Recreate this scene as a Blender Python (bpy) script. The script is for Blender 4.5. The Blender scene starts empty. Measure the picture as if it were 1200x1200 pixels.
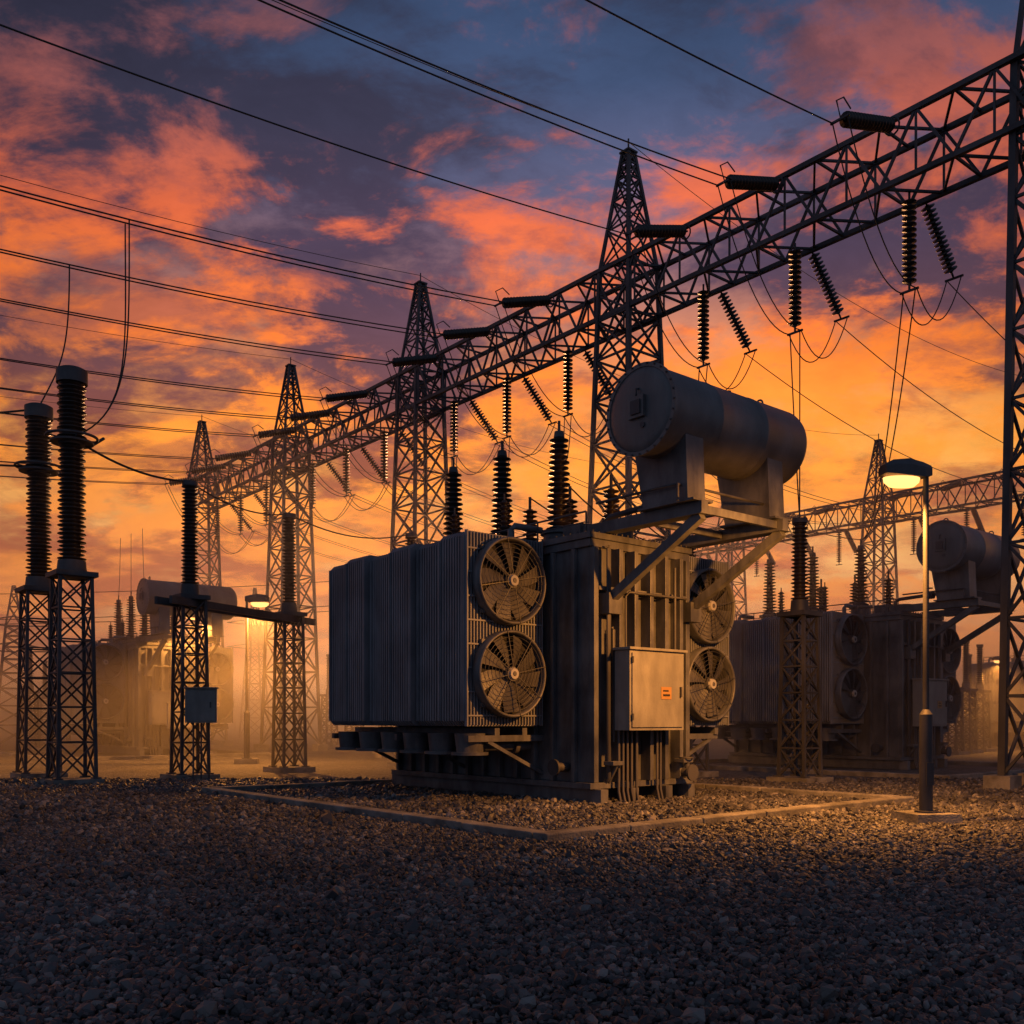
import bpy, math, random
import numpy as np
from mathutils import Vector, Matrix
random.seed(7); np.random.seed(7)
R=math.radians
scene=bpy.context.scene
def lin(c):
    return tuple(((x/255)/12.92 if x/255<=0.04045 else ((x/255+0.055)/1.055)**2.4) for x in c)+(1.0,)

# ---------------------------------------------------------------- materials
def new_mat(name):
    m=bpy.data.materials.new(name); m.use_nodes=True
    nt=m.node_tree; b=nt.nodes['Principled BSDF']
    return m,nt,b
def N(nt,t,**kw):
    n=nt.nodes.new(t)
    for k,v in kw.items(): setattr(n,k,v)
    return n
def ramp(nt,stops,interp='LINEAR'):
    n=nt.nodes.new('ShaderNodeValToRGB'); cr=n.color_ramp; cr.interpolation=interp
    while len(cr.elements)>1: cr.elements.remove(cr.elements[-1])
    cr.elements[0].position=stops[0][0]; cr.elements[0].color=stops[0][1]
    for p,c in stops[1:]:
        e=cr.elements.new(p); e.color=c
    return n
def worn(name,c1,c2,rough=0.5,metal=0.0,scale=2.0,streak=True,bump=0.15,spec=0.5):
    m,nt,b=new_mat(name)
    tc=N(nt,'ShaderNodeTexCoord'); mp=N(nt,'ShaderNodeMapping')
    mp.inputs['Scale'].default_value=(1,1,0.3 if streak else 1)
    nt.links.new(tc.outputs['Object'],mp.inputs['Vector'])
    n1=N(nt,'ShaderNodeTexNoise'); n1.inputs['Scale'].default_value=scale*2; n1.inputs['Detail'].default_value=8; n1.inputs['Roughness'].default_value=0.6
    nt.links.new(mp.outputs[0],n1.inputs['Vector'])
    n2=N(nt,'ShaderNodeTexNoise'); n2.inputs['Scale'].default_value=scale*0.6; n2.inputs['Detail'].default_value=5
    nt.links.new(tc.outputs['Object'],n2.inputs['Vector'])
    mul=N(nt,'ShaderNodeMath',operation='MULTIPLY'); nt.links.new(n1.outputs[0],mul.inputs[0]); nt.links.new(n2.outputs[0],mul.inputs[1])
    r=ramp(nt,[(0.14,c1+(1,)),(0.36,c2+(1,))]); nt.links.new(mul.outputs[0],r.inputs[0])
    nt.links.new(r.outputs[0],b.inputs['Base Color'])
    rr=N(nt,'ShaderNodeMapRange'); rr.inputs['To Min'].default_value=rough-0.12; rr.inputs['To Max'].default_value=rough+0.2
    nt.links.new(n1.outputs[0],rr.inputs[0]); nt.links.new(rr.outputs[0],b.inputs['Roughness'])
    b.inputs['Metallic'].default_value=metal
    b.inputs['Specular IOR Level'].default_value=spec
    bp=N(nt,'ShaderNodeBump'); bp.inputs['Strength'].default_value=bump; bp.inputs['Distance'].default_value=0.02
    n3=N(nt,'ShaderNodeTexNoise'); n3.inputs['Scale'].default_value=25; n3.inputs['Detail'].default_value=4
    nt.links.new(tc.outputs['Object'],n3.inputs['Vector'])
    nt.links.new(n3.outputs[0],bp.inputs['Height']); nt.links.new(bp.outputs[0],b.inputs['Normal'])
    return m
M_paint=worn('painted_steel',(0.045,0.047,0.055),(0.14,0.144,0.156),0.4,0.0)
M_rad=worn('radiator_paint',(0.14,0.15,0.172),(0.235,0.248,0.28),0.45,0.0)
M_cons=worn('conservator_paint',(0.08,0.08,0.085),(0.17,0.17,0.177),0.38,0.0,1.2)
M_cab=worn('cabinet_paint',(0.15,0.15,0.147),(0.24,0.24,0.232),0.5)
M_dark=worn('dark_void',(0.01,0.01,0.01),(0.02,0.02,0.02),0.8)
M_galv=worn('galvanised_steel',(0.035,0.035,0.04),(0.1,0.1,0.11),0.55,0.3,1.0,bump=0.05)
M_porc=worn('porcelain_glaze',(0.015,0.01,0.009),(0.035,0.024,0.02),0.33,0,2,bump=0.02)
M_conc=worn('concrete',(0.08,0.076,0.07),(0.25,0.24,0.225),0.85,0,1.5,streak=False,bump=0.6)
M_wire=worn('cable',(0.02,0.02,0.02),(0.04,0.04,0.04),0.6)
M_hub=worn('fan_hub',(0.25,0.25,0.25),(0.4,0.4,0.4),0.45)
M_blade=worn('fan_blade',(0.05,0.05,0.055),(0.1,0.1,0.106),0.4)
M_guard=worn('fan_guard_wire',(0.05,0.05,0.053),(0.1,0.1,0.105),0.35,0.3)
M_label=worn('warning_label',(0.3,0.16,0.05),(0.42,0.25,0.09),0.5)
m,nt,b=new_mat('lamp_lens'); b.inputs['Base Color'].default_value=(0.9,0.6,0.3,1)
b.inputs['Emission Color'].default_value=(1,0.44,0.12,1); b.inputs['Emission Strength'].default_value=2.6; M_lens=m

# gravel stones
m,nt,b=new_mat('gravel_stone')
g=N(nt,'ShaderNodeNewGeometry')
r=ramp(nt,[(0,(0.024,0.024,0.028,1)),(0.4,(0.055,0.054,0.06,1)),(0.75,(0.1,0.095,0.097,1)),(0.93,(0.16,0.15,0.145,1)),(1,(0.26,0.24,0.23,1))])
nt.links.new(g.outputs['Random Per Island'],r.inputs[0])
tc=N(nt,'ShaderNodeTexCoord'); n1=N(nt,'ShaderNodeTexNoise'); n1.inputs['Scale'].default_value=60; n1.inputs['Detail'].default_value=3
nt.links.new(tc.outputs['Object'],n1.inputs['Vector'])
n2=N(nt,'ShaderNodeTexNoise'); n2.inputs['Scale'].default_value=0.45; n2.inputs['Detail'].default_value=4
nt.links.new(tc.outputs['Object'],n2.inputs['Vector'])
mr=N(nt,'ShaderNodeMapRange'); mr.inputs['From Min'].default_value=.3; mr.inputs['From Max'].default_value=.7; mr.inputs['To Min'].default_value=.5; mr.inputs['To Max'].default_value=1.3; nt.links.new(n2.outputs[0],mr.inputs[0])
mm=N(nt,'ShaderNodeVectorMath',operation='SCALE'); nt.links.new(r.outputs[0],mm.inputs[0]); nt.links.new(mr.outputs[0],mm.inputs['Scale'])
nt.links.new(mm.outputs[0],b.inputs['Base Color']); b.inputs['Roughness'].default_value=0.55
bp=N(nt,'ShaderNodeBump'); bp.inputs['Strength'].default_value=.4; bp.inputs['Distance'].default_value=.01
nt.links.new(n1.outputs[0],bp.inputs['Height']); nt.links.new(bp.outputs[0],b.inputs['Normal'])
M_stone=m
# ground
m,nt,b=new_mat('ground_gravel')
tc=N(nt,'ShaderNodeTexCoord')
v=N(nt,'ShaderNodeTexVoronoi'); v.inputs['Scale'].default_value=13; nt.links.new(tc.outputs['Object'],v.inputs['Vector'])
sx=N(nt,'ShaderNodeSeparateColor'); nt.links.new(v.outputs['Color'],sx.inputs[0])
r=ramp(nt,[(0,(0.025,0.025,0.028,1)),(0.6,(0.075,0.072,0.073,1)),(1,(0.17,0.16,0.155,1))]); nt.links.new(sx.outputs[0],r.inputs[0])
n2=N(nt,'ShaderNodeTexNoise'); n2.inputs['Scale'].default_value=0.3; n2.inputs['Detail'].default_value=6
nt.links.new(tc.outputs['Object'],n2.inputs['Vector'])
mr=N(nt,'ShaderNodeMapRange'); mr.inputs['From Min'].default_value=.3; mr.inputs['From Max'].default_value=.7; mr.inputs['To Min'].default_value=.6; mr.inputs['To Max'].default_value=1.3; nt.links.new(n2.outputs[0],mr.inputs[0])
mm=N(nt,'ShaderNodeVectorMath',operation='SCALE'); nt.links.new(r.outputs[0],mm.inputs[0]); nt.links.new(mr.outputs[0],mm.inputs['Scale'])
nt.links.new(mm.outputs[0],b.inputs['Base Color']); b.inputs['Roughness'].default_value=0.85
bp=N(nt,'ShaderNodeBump'); bp.invert=True; bp.inputs['Strength'].default_value=1; bp.inputs['Distance'].default_value=.04
nt.links.new(v.outputs['Distance'],bp.inputs['Height']); nt.links.new(bp.outputs[0],b.inputs['Normal'])
M_ground=m
m,nt,b=new_mat('tree_foliage'); b.inputs['Base Color'].default_value=(0.045,0.055,0.03,1); b.inputs['Roughness'].default_value=.9; M_tree=m

# ---------------------------------------------------------------- mesh builder
class MB:
    def __init__(s,mats): s.v=[];s.f=[];s.m=[];s.s=[];s.mats=mats
    def add(s,vs,fs,m=0,smooth=False):
        o=len(s.v); s.v.extend([tuple(p) for p in vs])
        for f in fs: s.f.append(tuple(i+o for i in f)); s.m.append(m); s.s.append(smooth)
    def box(s,x0,x1,y0,y1,z0,z1,m=0):
        vs=[(x0,y0,z0),(x1,y0,z0),(x1,y1,z0),(x0,y1,z0),(x0,y0,z1),(x1,y0,z1),(x1,y1,z1),(x0,y1,z1)]
        s.add(vs,[(0,3,2,1),(4,5,6,7),(0,1,5,4),(1,2,6,5),(2,3,7,6),(3,0,4,7)],m)
    def frame(s,d):
        d=Vector(d).normalized(); up=Vector((0,0,1)) if abs(d.z)<0.95 else Vector((0,1,0))
        u=d.cross(up).normalized(); w=u.cross(d).normalized(); return d,u,w
    def beam(s,p,q,w=0.1,h=None,m=0):
        h=h or w; p=Vector(p);q=Vector(q); d,u,t=s.frame(q-p); u=u*w/2;t=t*h/2
        vs=[p-u-t,p+u-t,p+u+t,p-u+t,q-u-t,q+u-t,q+u+t,q-u+t]
        s.add(vs,[(0,1,2,3),(7,6,5,4),(1,0,4,5),(2,1,5,6),(3,2,6,7),(0,3,7,4)],m)
    def rev(s,p,d,prof,n=20,m=0,smooth=True):
        p=Vector(p); d,u,w=s.frame(d); vs=[];fs=[]
        for t,r in prof:
            for k in range(n):
                a=2*math.pi*k/n; vs.append(p+d*t+(u*math.cos(a)+w*math.sin(a))*max(r,1e-4))
        for i in range(len(prof)-1):
            for k in range(n):
                k2=(k+1)%n; fs.append((i*n+k,i*n+k2,(i+1)*n+k2,(i+1)*n+k))
        s.add(vs,fs,m,smooth)
    def cyl(s,p,q,r1,r2=None,n=16,m=0):
        r2=r1 if r2 is None else r2
        p=Vector(p);q=Vector(q); L=(q-p).length
        s.rev(p,q-p,[(0,r1),(L,r2)],n,m,True)
        s.rev(p,q-p,[(0,0),(0,r1)],n,m,False); s.rev(p,q-p,[(L,r2),(L,0)],n,m,False)
    def tube(s,pts,r,n=6,m=0):
        vs=[];fs=[]; pts=[Vector(p) for p in pts]
        for i,p in enumerate(pts):
            d=(pts[min(i+1,len(pts)-1)]-pts[max(i-1,0)]); d,u,w=s.frame(d)
            for k in range(n):
                a=2*math.pi*k/n; vs.append(p+(u*math.cos(a)+w*math.sin(a))*r)
        for i in range(len(pts)-1):
            for k in range(n):
                k2=(k+1)%n; fs.append((i*n+k,i*n+k2,(i+1)*n+k2,(i+1)*n+k))
        s.add(vs,fs,m,True)
    def torus(s,c,d,R_,r,n=32,k=6,m=0):
        c=Vector(c); d,u,w=s.frame(d)
        pts=[c+(u*math.cos(2*math.pi*i/n)+w*math.sin(2*math.pi*i/n))*R_ for i in range(n)]
        vs=[];fs=[]
        for i,p in enumerate(pts):
            o=(p-c).normalized()
            for j in range(k):
                a=2*math.pi*j/k; vs.append(p+(o*math.cos(a)+d*math.sin(a))*r)
        for i in range(n):
            i2=(i+1)%n
            for j in range(k):
                j2=(j+1)%k; fs.append((i*k+j,i*k+j2,i2*k+j2,i2*k+j))
        s.add(vs,fs,m,True)
    def mesh(s,name):
        me=bpy.data.meshes.new(name); me.from_pydata(s.v,[],s.f)
        for x in s.mats: me.materials.append(x)
        me.polygons.foreach_set('material_index',s.m); me.polygons.foreach_set('use_smooth',s.s)
        me.update(); return me
def obj(name,me,parent=None,loc=None,rot=0,bevel=0):
    o=bpy.data.objects.new(name,me); scene.collection.objects.link(o)
    if loc is not None: o.location=loc
    o.rotation_euler=(0,0,rot)
    if parent: o.parent=parent
    if bevel:
        b=o.modifiers.new('bevel','BEVEL'); b.width=bevel; b.segments=2; b.limit_method='ANGLE'; b.angle_limit=R(50)
    return o
def empty(name,loc,rot=0):
    e=bpy.data.objects.new(name,None); e.empty_display_size=.5; scene.collection.objects.link(e)
    e.location=loc; e.rotation_euler=(0,0,rot); return e
def cat(p,q,sag,n=28):
    p=Vector(p);q=Vector(q); out=[]
    for i in range(n+1):
        t=i/n; x=p.lerp(q,t); x.z-=4*sag*t*(1-t); out.append(x)
    return out
def bez(a,b,c,d,n=20):
    a,b,c,d=map(Vector,(a,b,c,d)); out=[]
    for i in range(n+1):
        t=i/n; out.append(a*(1-t)**3+b*3*t*(1-t)**2+c*3*t*t*(1-t)+d*t**3)
    return out
def sheds(L,r0,r1,n,taper=1.0,alt=0.0):
    pr=[(0,r0)]
    p=L/n
    for i in range(n):
        k=1-(1-taper)*i/n
        big=r1*(1-(alt if i%2 else 0))
        pr+=[(p*(i+.12),r0*k),(p*(i+.42),big*k),(p*(i+.56),big*k*.99),(p*(i+.72),r0*k)]
    pr.append((L,r0*taper)); return pr

# ---------------------------------------------------------------- power transformer
TR=R(40)
def build_transformer_meshes():
    parts={}
    t=MB([M_paint,M_dark,M_galv])
    t.box(0,2.8,0,6.6,.42,5.08)
    t.box(-.1,2.9,-.12,6.72,5.083,5.2)           # cover flange
    t.box(-.06,2.86,-.08,6.68,4.93,5.08)
    t.box(-.1,2.9,-.14,6.74,.3,.417)
    t.box(.1,2.7,.1,6.5,0,.3,1)
    for x in (.0,.85,1.85,2.55): t.box(x+.02,x+.22,-.3,6.9,0.0,.297)
    for x in (.62,1.05,1.5,1.95,2.4): t.box(x-.05,x+.05,-.26,-.001,.42,4.92)
    for x in (0.0,2.68): t.box(x,x+.12,-.14,-.001,.42,4.92)
    for y in (.35,.95): t.box(-.1,-.001,y-.04,y+.04,.42,4.92)
    for y in np.arange(1.5,6.6,.55): t.box(-.12,-.001,y-.05,y+.05,.42,4.92); t.box(2.801,2.92,y-.05,y+.05,.42,4.92)
    t.box(.12,2.66,-.16,-.203+.2,4.1,4.18); 
    for x in np.arange(0,2.9,.16): t.cyl((x,-.1,5.2),(x,-.1,5.24),.025,n=6,m=2)
    for y in np.arange(0.05,6.6,.2): t.cyl((-.07,y,5.2),(-.07,y,5.24),.025,n=6,m=2)
    for x in (.25,2.3): t.box(x,x+.3,-.4,-.141,.75,.83); t.beam((x+.15,-.14,.42),(x+.15,-.36,.76),.05)
    t.cyl((2.45,-.5,.55),(2.45,0,.55),.09,m=2); t.cyl((2.45,-.52,.55),(2.45,-.47,.55),.17,m=2); t.torus((2.45,-.35,.85),(0,0,1),.13,.018,16,m=2); t.cyl((2.45,-.35,.55),(2.45,-.35,.86),.025,n=6,m=2)
    t.cyl((-.35,.6,.7),(0,.6,.7),.09,m=2); t.cyl((-.38,.6,.7),(-.33,.6,.7),.16,m=2)
    for y in (1.92,3.83,5.69): t.cyl((1,y,5.2),(1,y,5.55),.36,.33,24); t.cyl((1,y,5.55),(1,y,5.62),.4,n=24)
    for y in (1.55,2.85,4.24): t.cyl((2.2,y,5.2),(2.2,y,5.4),.24,n=20); t.cyl((2.2,y,5.4),(2.2,y,5.45),.28,n=20)
    t.box(.25,.6,.5,1.0,5.2,5.5); t.cyl((1.7,.7,5.2),(1.7,.7,5.55),.2,.2,16); t.cyl((1.7,.7,5.55),(1.7,.7,5.62),.25,n=16)
    t.box(.15,.45,2.6,3.1,5.2,5.42); t.box(.2,.4,4.5,4.9,5.2,5.5)
    for y in (0.1,1.5,2.9,4.3,5.7,6.5): t.beam((.02,y,5.2),(.02,y,5.62),.03,m=2)
    t.beam((.02,.1,5.62),(.02,6.5,5.62),.035,m=2); t.beam((.02,.1,5.42),(.02,6.5,5.42),.025,m=2)
    parts['tank']=(t.mesh('tank'),.008)
    # pipes
    p=MB([M_galv,M_paint])
    p.tube([(1.2,-1.58,6.4),(1.2,-1.58,6.0),(1.2,-1.5,5.87),(1.2,-1.38,5.84),(1.2,.6,5.75),(1.2,.75,5.68),(1.2,.75,5.2)],.06,10)
    p.cyl((1.2,-.6,5.78),(1.2,-.35,5.78),.12); p.torus((1.2,-.45,6.02),(0,0,1),.1,.015,16)
    p.tube([(.33,-.18,4.95),(.33,-.2,4.9),(.33,-.2,.5),(.33,-.14,.45)],.045,8)
    p.tube([(.47,-.17,3.4),(.47,-.2,3.35),(.47,-.2,1.2)],.028,8)
    p.tube([(2.15,-.29,4.7),(2.15,-.29,2.9)],.03,8)
    for x in (.5,.62,.74,.86,1.0,1.6,1.7): p.tube([(x,-.3,1.42),(x,-.3,.25),(x,-.36,.02)],.028,7)
    p.tube([(.7,-.3,2.9),(.7,-.3,4.0),(.8,-.3,4.1),(2.5,-.3,4.1)],.022,7)
    p.tube([(.1,-.1,5.75),(.1,-2.1,5.75),(2.7,-2.1,5.75),(2.7,-.1,5.75)],.025,7)
    p.tube([(.1,-2.1,5.75),(.1,-2.1,5.45)],.025,7)
    for i,y in enumerate((1.65,2.55,3.45,4.3,5.2,6.1)):
        p.cyl((-1.6,y,1.0),(-1.6,y,1.36),.26,.3,18,1); p.cyl((-1.6,y,.94),(-1.6,y,1.0),.36,n=18,m=1)
        p.tube([(-1.6,y,1.1),(-.4,y,1.1),(0,y,1.1)],.1,10,1); p.cyl((-.55,y,1.1),(-.45,y,1.1),.17,n=12)
    for y in (1.6,3.5,5.9):
        p.tube([(-.6,y,5.18),(-.6,y,5.4),(-.5,y,5.5),(.2,y,5.5)],.07,8,1)
    p.beam((-1.2,1.3,1.38),(-1.2,6.5,1.38),.12,.16,1); p.beam((-.5,1.3,1.38),(-.5,6.5,1.38),.12,.16,1)
    for y in (1.35,3.8,6.4): p.beam((-1.9,y,1.26),(0,y,1.26),.1,.12,1); p.beam((-1.4,y,1.2),(0,y,.55),.07,.07,1)
    p.beam((4.5,.5,1.38),(4.5,6,1.38),.12,.16,1)
    for y in (.6,3.8,5.9): p.beam((2.8,y,1.26),(4.6,y,1.26),.1,.12,1); p.beam((4.4,y,1.2),(2.9,y,.55),.07,.07,1)
    parts['pipework']=(p.mesh('pipework'),0)
    # radiators
    def bank(x0,x1,y0,sgn,n=6,w=.79,gap=.095,ztop=5.18):
        r=MB([M_rad,M_dark])
        for i in range(n):
            a=y0+i*(w+gap); b_=a+w; off=.1 if i%2 else 0; zt_=ztop-(.04 if i%2 else 0)
            r.box(x0+.13+off,x1-.09,a+.03,b_-.03,1.53,zt_-.06)
            k=10
            for j in range(k):
                y=a+.02+(w-.04)*j/(k-1)
                th=.02
                zb,zt=1.5,zt_
                c=.1
                prof=[(x0+off,zb+c),(x0+off+c,zb),(x1-c,zb),(x1,zb+c),(x1,zt-c),(x1-c,zt),(x0+off+c,zt),(x0+off,zt-c)]
                vs=[(px,y-th,pz) for px,pz in prof]+[(px,y+th,pz) for px,pz in prof]
                fs=[tuple(range(8)),tuple(range(15,7,-1))]+[(q,q+8,(q+1)%8+8,(q+1)%8) for q in range(8)]
                r.add(vs,fs)
            r.box(x0+off-.03,x0+off+.02,a-.01,a+.022,1.6,zt_-.1); r.box(x0+off-.03,x0+off+.02,b_-.022,b_+.01,1.6,zt_-.1)
            for z in (1.66,ztop-.2): r.cyl((x0+.4,a-.04,z),(x0+.4,b_+.04,z),.03,n=8)
            r.cyl((x0+.5,(a+b_)/2-.12,zt_-.03),(x0+.5,(a+b_)/2+.12,zt_-.03),.07,n=10)
        for x in np.arange(x0+.04,x1,.075): r.box(x-.012,x+.012,y0-.055,y0-.005,1.52,ztop-.02)
        for z in np.arange(1.7,ztop,.45): r.box(x0,x1,y0-.075,y0-.058,z-.015,z+.015)
        r.box(x0,x0+.03,y0-.08,y0-.004,1.5,ztop); r.box(x1-.03,x1,y0-.08,y0-.004,1.5,ztop)
        return r.mesh('radiator')
    parts['radiator_bank_1']=(bank(-2.04,-.14,1.24,-1),0)
    parts['radiator_bank_2']=(bank(2.98,4.75,.42,1),0)
    # fan
    def fans(cs,Rf):
        f=MB([M_paint,M_dark,M_blade,M_hub,M_guard])
        for (cx,cy,cz,ph) in cs:
            c=Vector((cx,cy,cz)); D=(0,-1,0)
            f.rev(c,D,[(0,Rf),(.2,Rf),(.225,Rf-.015),(.23,Rf-.04),(.2,Rf-.06),(0,Rf-.06)],40,0)
            f.rev(c,D,[(0.004,Rf-.05),(0.004,0)],40,1,False)
            f.cyl(c+Vector((0,-.02,0)),c+Vector((0,-.2,0)),.15,.14,20,2); f.cyl(c+Vector((0,-.2,0)),c+Vector((0,-.25,0)),.12,.1,20,3)
            f.cyl(c+Vector((0,-.25,0)),c+Vector((0,-.262,0)),.05,.04,10,2)
            nb=9
            for i in range(nb):
                a=2*math.pi*i/nb+ph; vs=[]
                for j,(rr,hw,tw) in enumerate([(.13,.07,.8),(.3,.12,.62),(.5,.155,.48),(Rf-.09,.17,.38)]):
                    for sgn in (-1,1):
                        da=sgn*hw/rr*math.cos(tw); 
                        ang=a+da+ (.1*j); vs.append((cx+rr*math.cos(ang),cy-.1-sgn*hw*math.sin(tw)*.7,cz+rr*math.sin(ang)))
                fs=[(2*j,2*j+1,2*j+3,2*j+2) for j in range(3)]
                f.add(vs,fs,2,True)
            for rr in np.arange(.2,Rf-.05,.085): f.torus(c+Vector((0,-.225,0)),D,rr,.005,40,4,4)
            for i in range(8):
                a=2*math.pi*i/8+.2; f.beam(c+Vector((math.cos(a)*.12,-.235,math.sin(a)*.12)),c+Vector((math.cos(a)*(Rf-.02),-.235,math.sin(a)*(Rf-.02))),.012,m=4)
            for sx,sz in ((-1,-1),(-1,1),(1,-1),(1,1)): f.box(cx+sx*Rf*.72-.04,cx+sx*Rf*.72+.04,cy-.05,cy+.05,cz+sz*Rf*.72-.04,cz+sz*Rf*.72+.04)
        return f.mesh('fan')
    parts['cooling_fans_1']=(fans([(-1.09,1.15,4.28,0),(-1.09,1.15,2.5,.3)],.84),0)
    parts['cooling_fans_2']=(fans([(3.87,.33,4.1,.1),(3.87,.33,2.4,.5)],.82),0)
    # conservator
    c=MB([M_cons,M_galv,M_paint])
    y0,z0,Rc=-1.58,7.09,.77; L=4.05
    c.rev((-.29,y0,z0),(1,0,0),[(-.05,0),(-.045,.35),(-.03,.6),(0,.75),(.02,Rc)],48,0)
    c.rev((-.29,y0,z0),(1,0,0),[(-.015,.74),(-.015,Rc+.045),(.045,Rc+.045),(.045,Rc)],48,0,False)
    prof=[(.045,Rc)]
    for k in (1.35,2.7): prof+=[(k-.03,Rc),(k-.015,Rc+.008),(k+.015,Rc+.008),(k+.03,Rc)]
    prof+=[(L-.12,Rc),(L-.04,Rc*.97),(L+.06,Rc*.85),(L+.13,Rc*.6),(L+.17,Rc*.3),(L+.18,0)]
    c.rev((-.29,y0,z0),(1,0,0),prof,56,0)
    for k in range(28):
        a=2*math.pi*k/28; yy=y0+.79*math.cos(a); zz=z0+.79*math.sin(a)
        c.cyl((-.33,yy,zz),(-.3,yy,zz),.018,n=6,m=1)
    c.box(-.4,-.335,y0-.16,y0+.2,z0-.16,z0+.22); c.box(-.43,-.403,y0-.1,y0+.12,z0-.1,z0+.14,1)
    c.cyl((-.36,y0-.1,z0-.3),(-.34,y0-.1,z0-.3),.05,n=12,m=1); c.tube([(-.4,y0,z0+.22),(-.4,y0,z0+.34),(-.33,y0,z0+.36)],.02,6,1)
    for x in (.0,3.2): c.torus((x,y0,z0+Rc+.06),(1,0,0),.08,.02,14,6,1)
    c.cyl((2.2,y0,z0+Rc-.02),(2.2,y0,z0+Rc+.1),.06,n=10,m=1)
    for x in (.22,2.62):
        vs=[];
        for (yy,zz) in ((-2.25,5.48),(-1.2,5.48),(-.98,6.62),(-2.2,6.62)): vs.append((x-.03,yy,zz))
        for (yy,zz) in ((-2.25,5.48),(-1.2,5.48),(-.98,6.62),(-2.2,6.62)): vs.append((x+.45,yy,zz))
        c.add(vs,[(3,2,1,0),(4,5,6,7),(0,1,5,4),(1,2,6,5),(2,3,7,6),(3,0,4,7)],2)
        c.box(x-.06,x+.48,-2.4,-1.1,5.44,5.478,2)
        c.box(x+.1,x+.28,-2.45,.6,5.22,5.437,2)
        c.box(x+.04,x+.34,-2.48,-.2,5.205,5.218,2)
        c.beam((x+.19,-2.38,5.2),(x+.19,-.1,3.9),.15,.17,2)
        c.box(x+.02,x+.36,-.3,-.01,3.65,4.05,2)
    c.beam((.5,-2.3,5.33),(2.7,-2.3,5.33),.08,.14,2); c.beam((.5,-1.0,5.33),(2.7,-1.0,5.33),.08,.14,2)
    parts['conservator_tank']=(c.mesh('conservator'),0)
    # bushings
    bsh=MB([M_porc,M_galv])
    for y in (1.92,3.83,5.69):
        bsh.rev((1,y,5.62),(0,0,1),sheds(2.0,.13,.28,17,.72,.1),20); bsh.cyl((1,y,7.62),(1,y,7.75),.12,.1,14,1); bsh.cyl((1,y,7.75),(1,y,7.98),.03,n=8,m=1)
        bsh.cyl((1,y,5.62),(1,y,5.72),.26,.2,20,1)
    for y in (1.55,2.85,4.24):
        bsh.rev((2.2,y,5.45),(0,0,1),sheds(1.2,.1,.23,11,.75,.1),18); bsh.cyl((2.2,y,6.65),(2.2,y,6.95),.035,n=8,m=1)
    for y in (2.9,4.7): bsh.rev((.3,y,5.5),(0,0,1),sheds(.85,.07,.15,8,.8),14); bsh.cyl((.3,y,6.35),(.3,y,6.5),.02,n=6,m=1)
    parts['bushings']=(bsh.mesh('bushings'),0)
    k=MB([M_cab,M_galv,M_label,M_dark])
    x0,x1,z0,z1,yf=.42,1.98,1.42,2.95,-.66
    k.box(x0,x1,yf,-.27,z0,z1); k.box(x0-.05,x1+.05,yf-.06,-.265,z1+.003,z1+.05)
    k.box(x0+.05,x1-.05,yf-.03,yf-.002,z0+.06,z1-.06)
    k.box(x1-.16,x1-.12,yf-.07,yf-.033,z0+.65,z0+.85,1)
    for z in (z0+.2,z1-.25): k.box(x0+.03,x0+.07,yf-.05,yf-.033,z,z+.12,1)
    k.box(x0+.85,x0+1.15,yf-.04,yf-.032,z0+.6,z0+.84,2); k.box(x0+.9,x0+1.1,yf-.045,yf-.042,z0+.66,z0+.7,3); k.box(x0+.9,x0+1.06,yf-.045,yf-.042,z0+.75,z0+.78,3)
    for x in (x0+.1,x1-.25): k.box(x,x+.06,-.268,-.0,z0+.1,z1-.1,1)
    parts['control_cabinet']=(k.mesh('cabinet'),.006)
    return parts
PT=build_transformer_meshes()
def transformer(loc,rot=TR):
    e=empty('power_transformer',loc,rot)
    for n,(me,bv) in PT.items(): obj(n,me,e,bevel=bv)
    return e
T1=transformer((1.47,18.4,0)); T3=transformer((12.7,31.7,0)); T2=transformer((-17.1,44,0))
transformer((1.5,62,0)); transformer((34,56,0))

# ---------------------------------------------------------------- kerb
k=MB([M_conc]); W=.28;H=.14
def run(x0,x1,y0,y1,axis):
    n=max(1,round((x1-x0 if axis==0 else y1-y0)/1.6))
    for i in range(n):
        j=random.uniform(-.008,.008); h=H+random.uniform(-.006,.006)
        if axis==0:
            a=x0+(x1-x0)*i/n; b=x0+(x1-x0)*(i+1)/n; k.box(a+.006,b-.006,y0+j,y1+j,-.1,h)
        else:
            a=y0+(y1-y0)*i/n; b=y0+(y1-y0)*(i+1)/n; k.box(x0+j,x1+j,a+.006,b-.006,-.1,h)
run(0,9.6,0,W,0); run(0,9.6,11.3-W,11.3,0); run(0,W,W,11.3-W,1); run(9.6-W,9.6,W,11.3-W,1)
KM=k.mesh('kerb')
obj('concrete_kerb',KM,None,(.44,12.5,0),TR,.02)
obj('concrete_kerb',KM,None,(11.7,25.8,0),TR,.02)
obj('concrete_kerb',KM,None,(-18.1,38.1,0),TR,.02)

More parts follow.
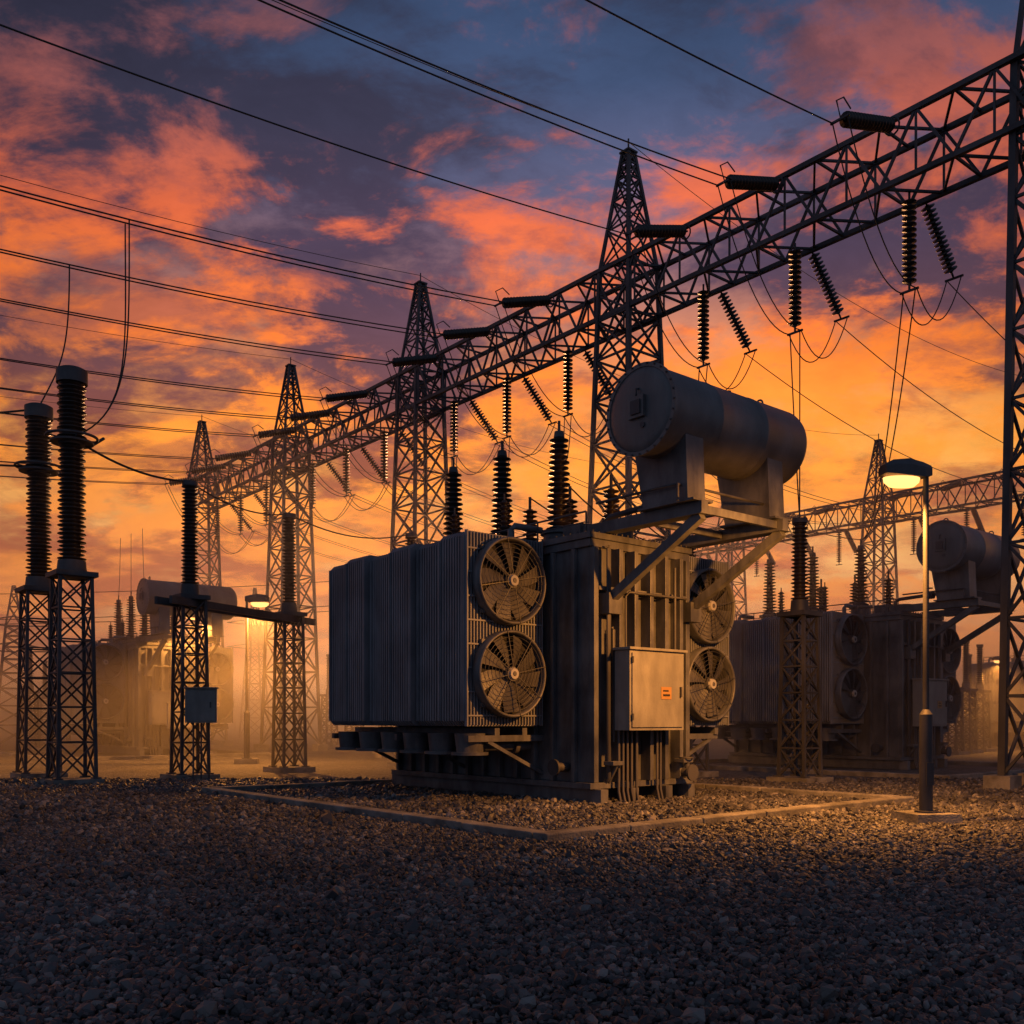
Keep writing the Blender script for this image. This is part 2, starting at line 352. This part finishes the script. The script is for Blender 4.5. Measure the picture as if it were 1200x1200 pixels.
# ---------------------------------------------------------------- lattice
def tower(mb,cx,cy,z0,z1,w0,w1,n,leg=.1,br=.055):
    def c(z,i):
        t=(z-z0)/(z1-z0); w=(w0+(w1-w0)*t)/2; sx,sy=((-1,-1),(1,-1),(1,1),(-1,1))[i%4]; return (cx+sx*w,cy+sy*w,z)
    zs=[z0]; 
    q=(max(w1,.25)/w0)**(1/n); tot=sum(q**i for i in range(n)); z=z0
    for i in range(n): z+=(z1-z0)*q**i/tot; zs.append(z)
    zs[-1]=z1
    for i in range(4): mb.beam(c(z0,i),c(z1,i),leg)
    for a,b in zip(zs[:-1],zs[1:]):
        for i in range(4):
            mb.beam(c(a,i),c(b,i+1),br); mb.beam(c(a,i+1),c(b,i),br); mb.beam(c(b,i),c(b,i+1),br)
def lattice_beam(mb,y0,y1,z0,z1,w,n,ch=.13,br=.06):
    h=w/2
    for x in(-h,h):
        for z in(z0,z1): mb.beam((x,y0,z),(x,y1,z),ch)
    for i in range(n):
        a=y0+(y1-y0)*i/n;b=y0+(y1-y0)*(i+1)/n; m_=(a+b)/2
        for x in(-h,h):
            mb.beam((x,a,z0),(x,m_,z1),br*1.1); mb.beam((x,m_,z1),(x,b,z0),br*1.1); mb.beam((x,m_,z0),(x,m_,z1),br*.8)
        for z in(z0,z1):
            mb.beam((-h,a,z),(h,m_,z),br); mb.beam((h,m_,z),(-h,b,z),br); mb.beam((-h,a,z),(h,a,z),br)
def gantry_tower_mesh(w0,peak,leg=.13):
    t=MB([M_galv,M_conc])
    big=w0>1.8
    tower(t,0,0,.35,15.0,w0,1.45 if big else 1.15,9,leg,.065)
    tower(t,0,0,15.0,16.7,1.45 if big else 1.15,1.35 if big else 1.1,2,leg,.06)
    tower(t,0,0,16.7,peak,1.35 if big else 1.1,.28,5,.1,.05)
    t.box(-.22,.22,-.22,.22,peak,peak+.06); t.cyl((0,0,peak),(0,0,peak+.5),.03,n=6)
    for sx in(-1,1):
        for sy in(-1,1): t.box(sx*w0/2-.3,sx*w0/2+.3,sy*w0/2-.3,sy*w0/2+.3,-.1,.35,1)
    return t.mesh('gantry_tower')
TM=gantry_tower_mesh(2.3,20.6); TM0=gantry_tower_mesh(1.5,21.5,.16)
def string(mb,p,q,rd=.18,n=15):
    p=Vector(p);q=Vector(q);L=(q-p).length;d=(q-p)/L
    a=p+d*.2;b=q-d*.15
    mb.tube([p,a],.03,6,1); mb.tube([b,q],.03,6,1)
    mb.rev(a,d,sheds((b-a).length,.06,rd,n),14,0)
GR=R(39.1); GL=Vector((3.9,32.3,0)); GM=Matrix.Translation(GL)@Matrix.Rotation(GR,4,'Z')
Z0,Z1=15.1,16.7
gan=empty('lattice_gantry',GL,GR)
YT=-13.3
ys=[-26,YT,0,12.5,25,37.5]
for i,y in enumerate(ys):
    obj('tower_%d'%(i+1),TM0 if i==1 else TM,gan,(0,y,0))
g=MB([M_galv]); 
for a,b in zip(ys[:-1],ys[1:]): lattice_beam(g,a,b,Z0,Z1,1.4,7)
obj('lattice_beam',g.mesh('beam'),gan)
ins=MB([M_porc,M_galv]); wires=MB([M_wire]); 
phases=[(-9.9,1),(-6.5,3),(-3.2,1),(3,2),(6.5,2),(10,2),(15.5,2),(19,2),(22.5,2),(28,2),(31.5,2),(35,2)]
def W2(p): return GM@Vector(p)
wr=.021
for y,bun in phases:
    string(ins,(-.75,y,16.5),(-3.1,y,15.75)); string(ins,(0,y,Z0),(0,y,12.6)); string(ins,(.75,y,Z0+.1),(2.3,y,13.6))
    ins.torus((-.85,y,16.45),(1,0,.3),.2,.025,14,5,1)
    ins.beam((0,y-.25,12.58),(0,y+.25,12.58),.05,m=1); ins.beam((-3.15,y-.25,15.72),(-3.15,y+.25,15.72),.05,m=1); ins.beam((2.35,y-.25,13.58),(2.35,y+.25,13.58),.05,m=1)
    ins.tube([(-3.1,y,15.7),(-3.3,y,16.1),(-3.0,y,16.3),(-2.7,y,16.15)],.02,6,1)
    for o in (-.2,.2):
        if bun!=1 or o>0:
            wires.tube([W2(p) for p in cat((-3.15,y+o,15.72),(-52,y+o+(6*o if bun==3 else 0),15.7+o*(6 if bun==3 else .8)),1.6,40)],wr*(.85 if bun!=2 else 1),6)
        if bun==2 or o>0: wires.tube([W2(p) for p in cat((2.35,y+o,13.58),(36.4,y+o,15),2.4,30)],wr*.7,5)
        wires.tube([W2(p) for p in cat((-3.15,y+o,15.72),(0,y+o,12.58),.9,14)],wr*.8,5)
        wires.tube([W2(p) for p in cat((0,y+o,12.58),(2.35,y+o,13.58),1.0,14)],wr*.8,5)
obj('insulator_strings',ins.mesh('strings'),gan)
for y in ys[1:]:
    pk=21.9 if y==YT else 21.0
    for s in(-1,1): wires.tube([W2(p) for p in cat((0,y,pk),(s*55 if s<0 else 37.2,y,pk),1.8,36)],.012,5)
# gantry 2
gan2=empty('lattice_gantry',W2((37.2,0,0)),GR)
for i,y in enumerate((-26,YT,0,12.5,25,37.5)): obj('tower_%d'%(i+1),TM,gan2,(0,y,0))
obj('lattice_beam',bpy.data.meshes['beam'],gan2); obj('insulator_strings',bpy.data.meshes['strings'],gan2)
def pylon(x,y,h,rot):
    t=MB([M_galv]); tower(t,0,0,0,h*.75,2.2,.9,8,.12,.06); tower(t,0,0,h*.75,h,.9,.15,3,.09,.05)
    for z in (h*.6,h*.76): 
        for s in(-1,1): t.beam((0,0,z+.5),(s*2.6,0,z),.08); t.beam((0,0,z-.1),(s*2.6,0,z),.08)
    obj('lattice_pylon',t.mesh('pylon'),None,(x,y,0),R(rot))
pylon(-31,60,10,30); pylon(-44,75,12,35); pylon(-24,90,14,35); pylon(47,85,13,35); pylon(12,110,16,40)

# ---------------------------------------------------------------- insulator columns
def column_mesh(hs,top,r,plate=False,w=.75):
    c=MB([M_galv,M_porc,M_conc])
    c.box(-.6,.6,-.6,.6,-.1,.16,2)
    tower(c,0,0,.16,hs-.12,w,w*.82,6,.075,.04)
    for sx in(-1,1):
        for sy in(-1,1): c.box(sx*w/2-.1,sx*w/2+.1,sy*w/2-.1,sy*w/2+.1,.16,.2)
    c.box(-w*.55,w*.55,-w*.55,w*.55,hs-.12,hs); c.cyl((0,0,hs),(0,0,hs+.3),r*1.05,r*.95,24,0)
    L=top-hs-.3
    if plate:
        L1=L*.6; c.rev((0,0,hs+.3),(0,0,1),sheds(L1,r*.62,r,int(L1/.1),.95,.12),24,1)
        zz=hs+.3+L1; c.cyl((0,0,zz),(0,0,zz+.16),r*.9,n=20); c.cyl((0,0,zz+.05),(0,0,zz+.1),r*1.5,n=24); c.torus((0,0,zz+.2),(0,0,1),r*1.75,.035,28,6)
        for a in range(4): c.beam((0,0,zz+.12),(r*1.75*math.cos(a*1.57),r*1.75*math.sin(a*1.57),zz+.2),.03)
        L2=L-L1-.16-.35; c.rev((0,0,zz+.16),(0,0,1),sheds(L2,r*.68,r*1.02,int(L2/.1),1,.12),24,1)
        c.cyl((0,0,top-.38),(0,0,top-.05),r*1.08,r*1.08,24); c.cyl((0,0,top-.05),(0,0,top),r*1.08,r*.8,24)
        c.tube([(0,0,zz+.1),(.5,0,zz+.1),(.8,.1,zz+.35)],.04,7)
    else:
        c.rev((0,0,hs+.3),(0,0,1),sheds(L-.1,r*.62,r,int(L/.1),.92,.12),22,1)
        c.cyl((0,0,top-.12),(0,0,top),r*.85,n=18)
    return c.mesh('insulator_column')
CA=column_mesh(5.3,10.4,.34,True,.9); CB=column_mesh(5.0,8.1,.24); CC=column_mesh(4.4,6.8,.23); CD=column_mesh(3.2,5.6,.2)
def column(me,x,y,rot=40): return obj('insulator_column',me,None,(x,y,0),R(rot))
column(CA,-11.0,24.1); column(CA,-13.2,26.9)
c3=column(CB,-8.75,26.2); c4=column(CB,-7.0,30.3)
column(CC,7.4,24.8); column(CC,5.1,27.8)
for x,y in ((-3.5,33.5),(21,46),(22.6,48),(24.5,50.5),(18.5,49),(-28,60),(-31,64),(-8.5,52),(-11,58),(-6,47),(15,58),(27.5,58),(30,55),(-38,70),(-26,52),(-30,55)): column(CD if y>45 else CB,x,y)
xb=MB([M_galv]); a=Vector((-8.75,26.2,4.78)); b=Vector((-7,30.3,4.78)); d=(b-a).normalized()
for s in(-.25,.25):
    n_=Vector((-d.y,d.x,0))*s
    xb.beam(a-d*1.0+n_,b+d*1.0+n_,.1,.2)
for i in range(9):
    p=a.lerp(b,i/8); xb.beam(p+Vector((-d.y,d.x,0))*.25,p-Vector((-d.y,d.x,0))*.25,.06)
obj('steel_crossbeam',xb.mesh('crossbeam'))
def mbox(x,y,z,rot,s=1):
    k=MB([M_cab,M_galv]); k.box(-.4*s,.4*s,-.17,.17,0,.9*s); k.box(-.44*s,.44*s,-.22,.2,.9*s,.94*s); k.box(-.36*s,.36*s,-.19,-.173,.05,.85*s); k.box(.22,.26,-.22,-.193,.4,.55,1)
    for q in(-.2,0,.2): k.tube([(q,0,0),(q,0,-z+.02)],.025,6,1)
    obj('junction_box',k.mesh('junction_box'),None,(x,y,z),R(rot),.006)
mbox(-8.25,25.6,1.55,15); mbox(-13.3,38.5,1.3,30,1.1)
mbox(-27,48,1.2,30,1.3)

# droppers
OA=Vector((-.6428,.766,0)); OB=Vector((.766,.6428,0))
def tl(O,b,a,z): return Vector(O)+OB*b+OA*a+Vector((0,0,z))
for y,a in ((3,1.92),(6.5,3.83),(10,5.69)):
    for o in(-.18,.18): wires.tube(cat(W2((0,y+o,12.58)),tl((1.47,18.4,0),1,a,7.95),1.2),.018,5)
for o in(-.16,.16):
    wires.tube(cat(W2((0,-6.5+o,12.58)),(7.4,24.8,6.8),.25,14),.018,5)
    wires.tube(cat(W2((0,-3.2+o,12.58)),(5.1,27.8,6.8),.25,14),.018,5)
    wires.tube(cat(W2((0,-9.9+o,12.58)),tl((12.7,31.7,0),1,1.92,7.95),1.6,20),.018,5)
    a=W2((-15.4,3+o,14.5)); wires.tube(bez(a,a-Vector((0,0,3.2)),Vector((-9.6,24.4,9.4)),(-10.9,24.15,8.75)),.02,6)
a=W2((-15.9,6.5,14.5)); wires.tube(bez(a,a-Vector((0,0,2.5)),Vector((-12.6,27,11.6)),(-13.2,26.9,10.35)),.022,6)
wires.tube(cat((-11,24.1,8.7),(-8.75,26.2,8.1),.25,14),.03,6); wires.tube(cat((-8.75,26.2,8.1),(-7,30.3,8.1),.3,14),.022,6)
wires.tube(cat((-13.2,26.9,8.7),(-22,22,9.9),.6,14),.03,6); wires.tube(cat((-13.2,26.9,10.3),(-26,26,11),.6,14),.03,6)
wires.tube(cat((-7,30.3,8.1),(-3.5,33.5,8.1),.4,14),.022,6)
for dz,dy in ((7.2,0),(7.2,2),(9,4)):
    wires.tube(cat((-50,48+dy,dz),(-7,46+dy,dz),.7,30),.018,5)
for q in range(3): wires.tube(cat(tl((1.47,18.4,0),2.2,(1.55,2.85,4.24)[q],6.93),(5.1+q*.1,27.8+q*.3,6.8),.5,12),.018,5)
for O in ((12.7,31.7,0),(-17.1,44,0)):
    for a in (1.92,3.83,5.69):
        p=tl(O,1,a,7.95); wires.tube(cat(p,p+OA*9+Vector((0,0,4.6))+OB*3,.6,14),.016,5)
obj('overhead_power_lines',wires.mesh('wires'))

# ---------------------------------------------------------------- street lamps
def lamp_mesh():
    l=MB([M_galv,M_conc,M_lens])
    vs=[(-.4,-.4,-.1),(.4,-.4,-.1),(.4,.4,-.1),(-.4,.4,-.1),(-.36,-.36,.17),(.36,-.36,.17),(.36,.36,.17),(-.36,.36,.17)]
    l.add(vs,[(0,3,2,1),(4,5,6,7),(0,1,5,4),(1,2,6,5),(2,3,7,6),(3,0,4,7)],1)
    l.cyl((0,0,.17),(0,0,.2),.17,n=20); l.cyl((0,0,.2),(0,0,1.7),.1,.095,20); l.cyl((0,0,1.7),(0,0,1.78),.095,.05,20)
    l.cyl((0,0,1.78),(0,0,5.6),.048,.042,16)
    l.box(-.06,.06,-.115,-.1,.6,.95)
    l.tube([(.0,0,5.42),(-.08,0,5.5),(-.14,0,5.5)],.04,8)
    sec=[(.06,.08,5.42,5.58),(-.1,.14,5.38,5.62),(-.35,.19,5.38,5.66),(-.62,.18,5.4,5.63),(-.74,.12,5.42,5.56)]
    vs=[];fs=[]
    for x,h,zb,zt in sec: vs+=[(x,-h,zb),(x,h,zb),(x,h,(zb+zt)/2+.03),(x,h*.6,zt),(x,-h*.6,zt),(x,-h,(zb+zt)/2+.03)]
    for i in range(len(sec)-1):
        for j in range(6): j2=(j+1)%6; fs.append((i*6+j,i*6+j2,i*6+6+j2,i*6+6+j))
    fs+=[tuple(range(5,-1,-1)),tuple(range(len(sec)*6-6,len(sec)*6))]
    l.add(vs,fs)
    vs=[];fs=[]
    for s,dz in ((1,0),(.95,-.07),(.7,-.13),(.0,-.155)):
        for k in range(20):
            a=2*math.pi*k/20; vs.append((-.42+.3*s*math.cos(a),.17*s*math.sin(a),5.375+dz))
    for i in range(3):
        for k in range(20): k2=(k+1)%20; fs.append((i*20+k,i*20+k2,i*20+20+k2,i*20+20+k))
    l.add(vs,fs,2,True)
    return l.mesh('lamp_post')
LM=lamp_mesh()
def lamp(x,y,rot,power,s=1,aim=(0,0,-1),cone=162,blend=.35):
    e=empty('street_lamp',(x,y,0),R(rot)); e.scale=(s,s,s)
    obj('lamp_post',LM,e)
    L=bpy.data.lights.new('sodium_lamp','SPOT'); L.energy=power; L.color=(1,.36,.06); L.shadow_soft_size=.09; L.spot_size=R(cone); L.spot_blend=blend
    o=bpy.data.objects.new('sodium_lamp',L); scene.collection.objects.link(o); o.parent=e; o.location=(-.42,0,5.1)
    o.rotation_euler=(Matrix.Rotation(-R(rot),3,'Z')@Vector(aim)).to_track_quat('-Z','Y').to_euler()
lamp(6.47,15.07,10,4200,1,(-.3,.55,-.9),165,1.0)
lamp(-9.9,36,190,4200,1.12); lamp(-14.2,44.5,0,2000,1.2)
lamp(26.5,52,20,2600,.9); lamp(-22,36,0,2600)

# ---------------------------------------------------------------- ground + gravel
gm=MB([M_ground]); gm.add([(-900,-100,0),(900,-100,0),(900,1500,0),(-900,1500,0)],[(0,1,2,3)]); obj('ground',gm.mesh('ground'))
phi=(1+5**.5)/2
ico=np.array([(-1,phi,0),(1,phi,0),(-1,-phi,0),(1,-phi,0),(0,-1,phi),(0,1,phi),(0,-1,-phi),(0,1,-phi),(phi,0,-1),(phi,0,1),(-phi,0,-1),(-phi,0,1)],float); ico/=np.linalg.norm(ico[0])
icf=np.array([(0,11,5),(0,5,1),(0,1,7),(0,7,10),(0,10,11),(1,5,9),(5,11,4),(11,10,2),(10,7,6),(7,1,8),(3,9,4),(3,4,2),(3,2,6),(3,6,8),(3,8,9),(4,9,5),(2,4,11),(6,2,10),(8,6,7),(9,8,1)])
def scatter(y0,y1,dens,r):
    area=(y1-y0)*2*(.6*(y0+y1)/2+1); n=int(area*dens)
    Y=np.sqrt(np.random.rand(n)*(y1**2-y0**2)+y0**2); X=(np.random.rand(n)*2-1)*(.6*Y+.8)
    rad=r*np.exp(np.random.randn(n)*.3)
    return X,Y,rad
xs=[];
for a in (scatter(3.4,9,720,.026),scatter(9,15,540,.028),scatter(15,26,200,.037)): xs.append(a)
X=np.concatenate([a[0] for a in xs]);Y=np.concatenate([a[1] for a in xs]);rad=np.concatenate([a[2] for a in xs]); n=len(X)
sc=np.stack([rad*np.random.uniform(.8,1.35,n),rad*np.random.uniform(.7,1.1,n),rad*np.random.uniform(.5,.85,n)],1)
q=np.random.randn(n,4); q[:,1:3]*=.5; q/=np.linalg.norm(q,axis=1)[:,None]; w,x,y,z=q.T
Rm=np.stack([np.stack([1-2*(y*y+z*z),2*(x*y-z*w),2*(x*z+y*w)],1),np.stack([2*(x*y+z*w),1-2*(x*x+z*z),2*(y*z-x*w)],1),np.stack([2*(x*z-y*w),2*(y*z+x*w),1-2*(x*x+y*y)],1)],1)
V=ico[None]*sc[:,None,:]*(1+np.random.uniform(-.22,.22,(n,12,1)))
V=np.einsum('nij,nkj->nki',Rm,V); V[:,:,0]+=X[:,None];V[:,:,1]+=Y[:,None];V[:,:,2]+=(rad*.35+np.random.rand(n)*.018)[:,None]
F=(icf[None]+(np.arange(n)*12)[:,None,None]).reshape(-1)
me=bpy.data.meshes.new('gravel'); me.vertices.add(n*12); me.vertices.foreach_set('co',V.reshape(-1).astype(np.float32))
nf=n*20; me.loops.add(nf*3); me.loops.foreach_set('vertex_index',F.astype(np.int32)); me.polygons.add(nf)
me.polygons.foreach_set('loop_start',np.arange(nf,dtype=np.int32)*3); me.polygons.foreach_set('loop_total',np.full(nf,3,dtype=np.int32))
me.update(calc_edges=True); me.polygons.foreach_set('use_smooth',np.zeros(nf,dtype=bool)); me.materials.append(M_stone); obj('gravel',me)
print('stones',n)

# ---------------------------------------------------------------- distant trees (leaf clumps)
t=MB([M_tree])
for i in range(150):
    X0=random.uniform(-190,190); Y0=random.uniform(150,180); h=random.uniform(4,8.5); wd=h*random.uniform(.5,.9)
    t.cyl((X0,Y0,0),(X0,Y0,h*.6),.2,.08,5)
    for j in range(70):
        a=random.uniform(0,6.28); rr=wd*random.random()**.5; zz=h*random.uniform(.25,1); rr*=math.sin(min(1,zz/h*.9+.1)*math.pi)*.9+.15
        c=Vector((X0+rr*math.cos(a),Y0+rr*math.sin(a),zz)); s=random.uniform(.3,.8)
        t.add([c+Vector((random.uniform(-s,s),random.uniform(-s,s),random.uniform(-s,s))) for _ in range(3)],[(0,1,2)])
obj('distant_trees',t.mesh('trees'))

# ---------------------------------------------------------------- mist (stacked layers, thinner with height)
def mist(name,x0,x1,y0,y1,z0,z1,d,col,an):
    m=bpy.data.materials.new(name); m.use_nodes=True; nt=m.node_tree; nt.nodes.clear()
    o=N(nt,'ShaderNodeOutputMaterial'); v=N(nt,'ShaderNodeVolumeScatter'); v.inputs['Color'].default_value=col+(1,); v.inputs['Density'].default_value=d; v.inputs['Anisotropy'].default_value=an
    nt.links.new(v.outputs[0],o.inputs['Volume']); b=MB([m]); b.box(x0,x1,y0,y1,z0,z1); obj('ground_mist',b.mesh(name))
mist('mist_low',-220,220,25.5,300,-.5,3.5,.022,(1,.95,.92),.72)
mist('mist_mid',-220,220,25.5,300,3.51,10,.011,(1,.95,.92),.72)

# ---------------------------------------------------------------- world
wd=bpy.data.worlds.new('World'); scene.world=wd; wd.use_nodes=True; nt=wd.node_tree; nt.nodes.clear()
L=nt.links.new
out=N(nt,'ShaderNodeOutputWorld'); bg=N(nt,'ShaderNodeBackground'); bg2=N(nt,'ShaderNodeBackground'); ad=N(nt,'ShaderNodeAddShader')
sky=N(nt,'ShaderNodeTexSky',sky_type='NISHITA'); sky.sun_disc=False; sky.sun_elevation=R(2.5); sky.sun_rotation=R(-3)
L(sky.outputs[0],bg2.inputs[0]); bg2.inputs[1].default_value=.002
L(bg.outputs[0],ad.inputs[0]); L(bg2.outputs[0],ad.inputs[1]); L(ad.outputs[0],out.inputs[0])
tc=N(nt,'ShaderNodeTexCoord'); sep=N(nt,'ShaderNodeSeparateXYZ'); L(tc.outputs['Generated'],sep.inputs[0])
def mth(op,a,b=None,c=None,clamp=False):
    n=N(nt,'ShaderNodeMath',operation=op); n.use_clamp=clamp
    for i,x in enumerate((a,b,c)):
        if x is None: continue
        if isinstance(x,(int,float)): n.inputs[i].default_value=x
        else: L(x,n.inputs[i])
    return n.outputs[0]
zc=mth('MAXIMUM',sep.outputs[2],0.0)
den=mth('ADD',zc,.3)
px=mth('DIVIDE',sep.outputs[0],den); py=mth('DIVIDE',sep.outputs[1],den)
cmb=N(nt,'ShaderNodeCombineXYZ'); L(px,cmb.inputs[0]); L(py,cmb.inputs[1])
def noise(scale,detail,rough,dist,off,sx=1):
    mp=N(nt,'ShaderNodeMapping'); mp.inputs['Location'].default_value=off; mp.inputs['Rotation'].default_value=(0,0,R(15)); mp.inputs['Scale'].default_value=(sx,1,1); L(cmb.outputs[0],mp.inputs['Vector'])
    n=N(nt,'ShaderNodeTexNoise'); n.inputs['Scale'].default_value=scale; n.inputs['Detail'].default_value=detail; n.inputs['Roughness'].default_value=rough; n.inputs['Distortion'].default_value=dist
    L(mp.outputs[0],n.inputs['Vector']); return n.outputs[0]
def sstep(x,a,b):
    n=N(nt,'ShaderNodeMapRange',interpolation_type='SMOOTHSTEP'); L(x,n.inputs[0]); n.inputs['From Min'].default_value=a; n.inputs['From Max'].default_value=b; return n.outputs[0]
n1=noise(2.2,10,.6,.25,(3.1,1.7,0),.8); n2=noise(4.2,10,.62,.35,(7.3,4.1,2.0),.8); n3=noise(9,8,.65,.3,(1.3,9.1,5.0),.7); n4=noise(5.5,9,.62,.3,(4.4,2.2,8.0),.6)
zw=mth('ADD',zc,mth('MULTIPLY',mth('SUBTRACT',n1,.5),.14))
def rmp(st,fac=None): 
    n=ramp(nt,[(p,lin(c)) for p,c in st]); L(zc if fac is None else fac,n.inputs[0]); return n.outputs[0]
clear=rmp([(0,(205,128,95)),(.07,(232,148,102)),(.16,(252,182,108)),(.25,(255,170,76)),(.33,(240,142,76)),(.4,(168,112,104)),(.48,(92,92,122)),(.55,(64,80,114)),(.64,(44,64,96)),(1,(25,45,85))])
lit=rmp([(0,(215,125,85)),(.12,(250,148,74)),(.25,(255,154,54)),(.36,(252,126,46)),(.45,(224,104,62)),(.53,(160,88,82)),(.6,(98,72,86)),(1,(40,45,70))],zw)
dark=rmp([(0,(150,92,80)),(.12,(190,102,68)),(.24,(150,80,58)),(.33,(106,68,74)),(.42,(76,60,80)),(.52,(54,52,72)),(.65,(40,43,62)),(1,(22,28,48))])
def mix(f,a,b):
    n=N(nt,'ShaderNodeMix',data_type='RGBA'); L(f,n.inputs[0]); L(a,n.inputs[6]); L(b,n.inputs[7]); return n.outputs[2]
m1=sstep(mth('ADD',mth('ADD',n1,mth('MULTIPLY',mth('SUBTRACT',n3,.5),.4)),mth('MULTIPLY',sep.outputs[0],-.12)),.37,.55)
m2=sstep(mth('ADD',n2,mth('MULTIPLY',mth('SUBTRACT',n3,.5),.5)),.43,.6)
m3=sstep(mth('ADD',n4,mth('MULTIPLY',mth('SUBTRACT',n3,.5),.5)),.5,.68)
c=mix(m1,clear,dark); c=mix(mth('MULTIPLY',m2,.93),c,lit); c=mix(mth('MULTIPLY',m3,.6),c,dark)
sd=N(nt,'ShaderNodeVectorMath',operation='DOT_PRODUCT'); L(tc.outputs['Generated'],sd.inputs[0]); sd.inputs[1].default_value=Vector((.02,1,.25)).normalized()
gl=sstep(sd.outputs['Value'],.84,1.0)
brt=mth('MULTIPLY',mth('ADD',mth('MULTIPLY',gl,.38),.88),mth('ADD',mth('MULTIPLY',n3,.8),.62))
vs=N(nt,'ShaderNodeVectorMath',operation='SCALE'); L(c,vs.inputs[0]); L(brt,vs.inputs['Scale'])
back=ramp(nt,[(0,(.115,.14,.205,1)),(.3,(.11,.14,.215,1)),(1,(.055,.078,.135,1))]); L(zc,back.inputs[0])
fb=sstep(sep.outputs[1],-.1,.65)
fin=mix(fb,back.outputs[0],vs.outputs[0])
L(fin,bg.inputs[0]); bg.inputs[1].default_value=1.0

S=bpy.data.lights.new('sun','SUN'); S.energy=.7; S.angle=R(3); S.color=(1,.45,.18)
so=bpy.data.objects.new('sun',S); scene.collection.objects.link(so)
so.rotation_euler=Vector((.05,-1,-.07)).to_track_quat('-Z','Y').to_euler()

cam=bpy.data.cameras.new('camera'); co=bpy.data.objects.new('camera',cam); scene.collection.objects.link(co)
co.location=(0,0,1.6); co.rotation_euler=(R(90),0,0); cam.sensor_width=36; cam.lens=33.9; cam.shift_y=.204; cam.clip_end=3000
scene.camera=co
scene.view_settings.view_transform='Standard'; scene.view_settings.look='None'; scene.view_settings.exposure=0
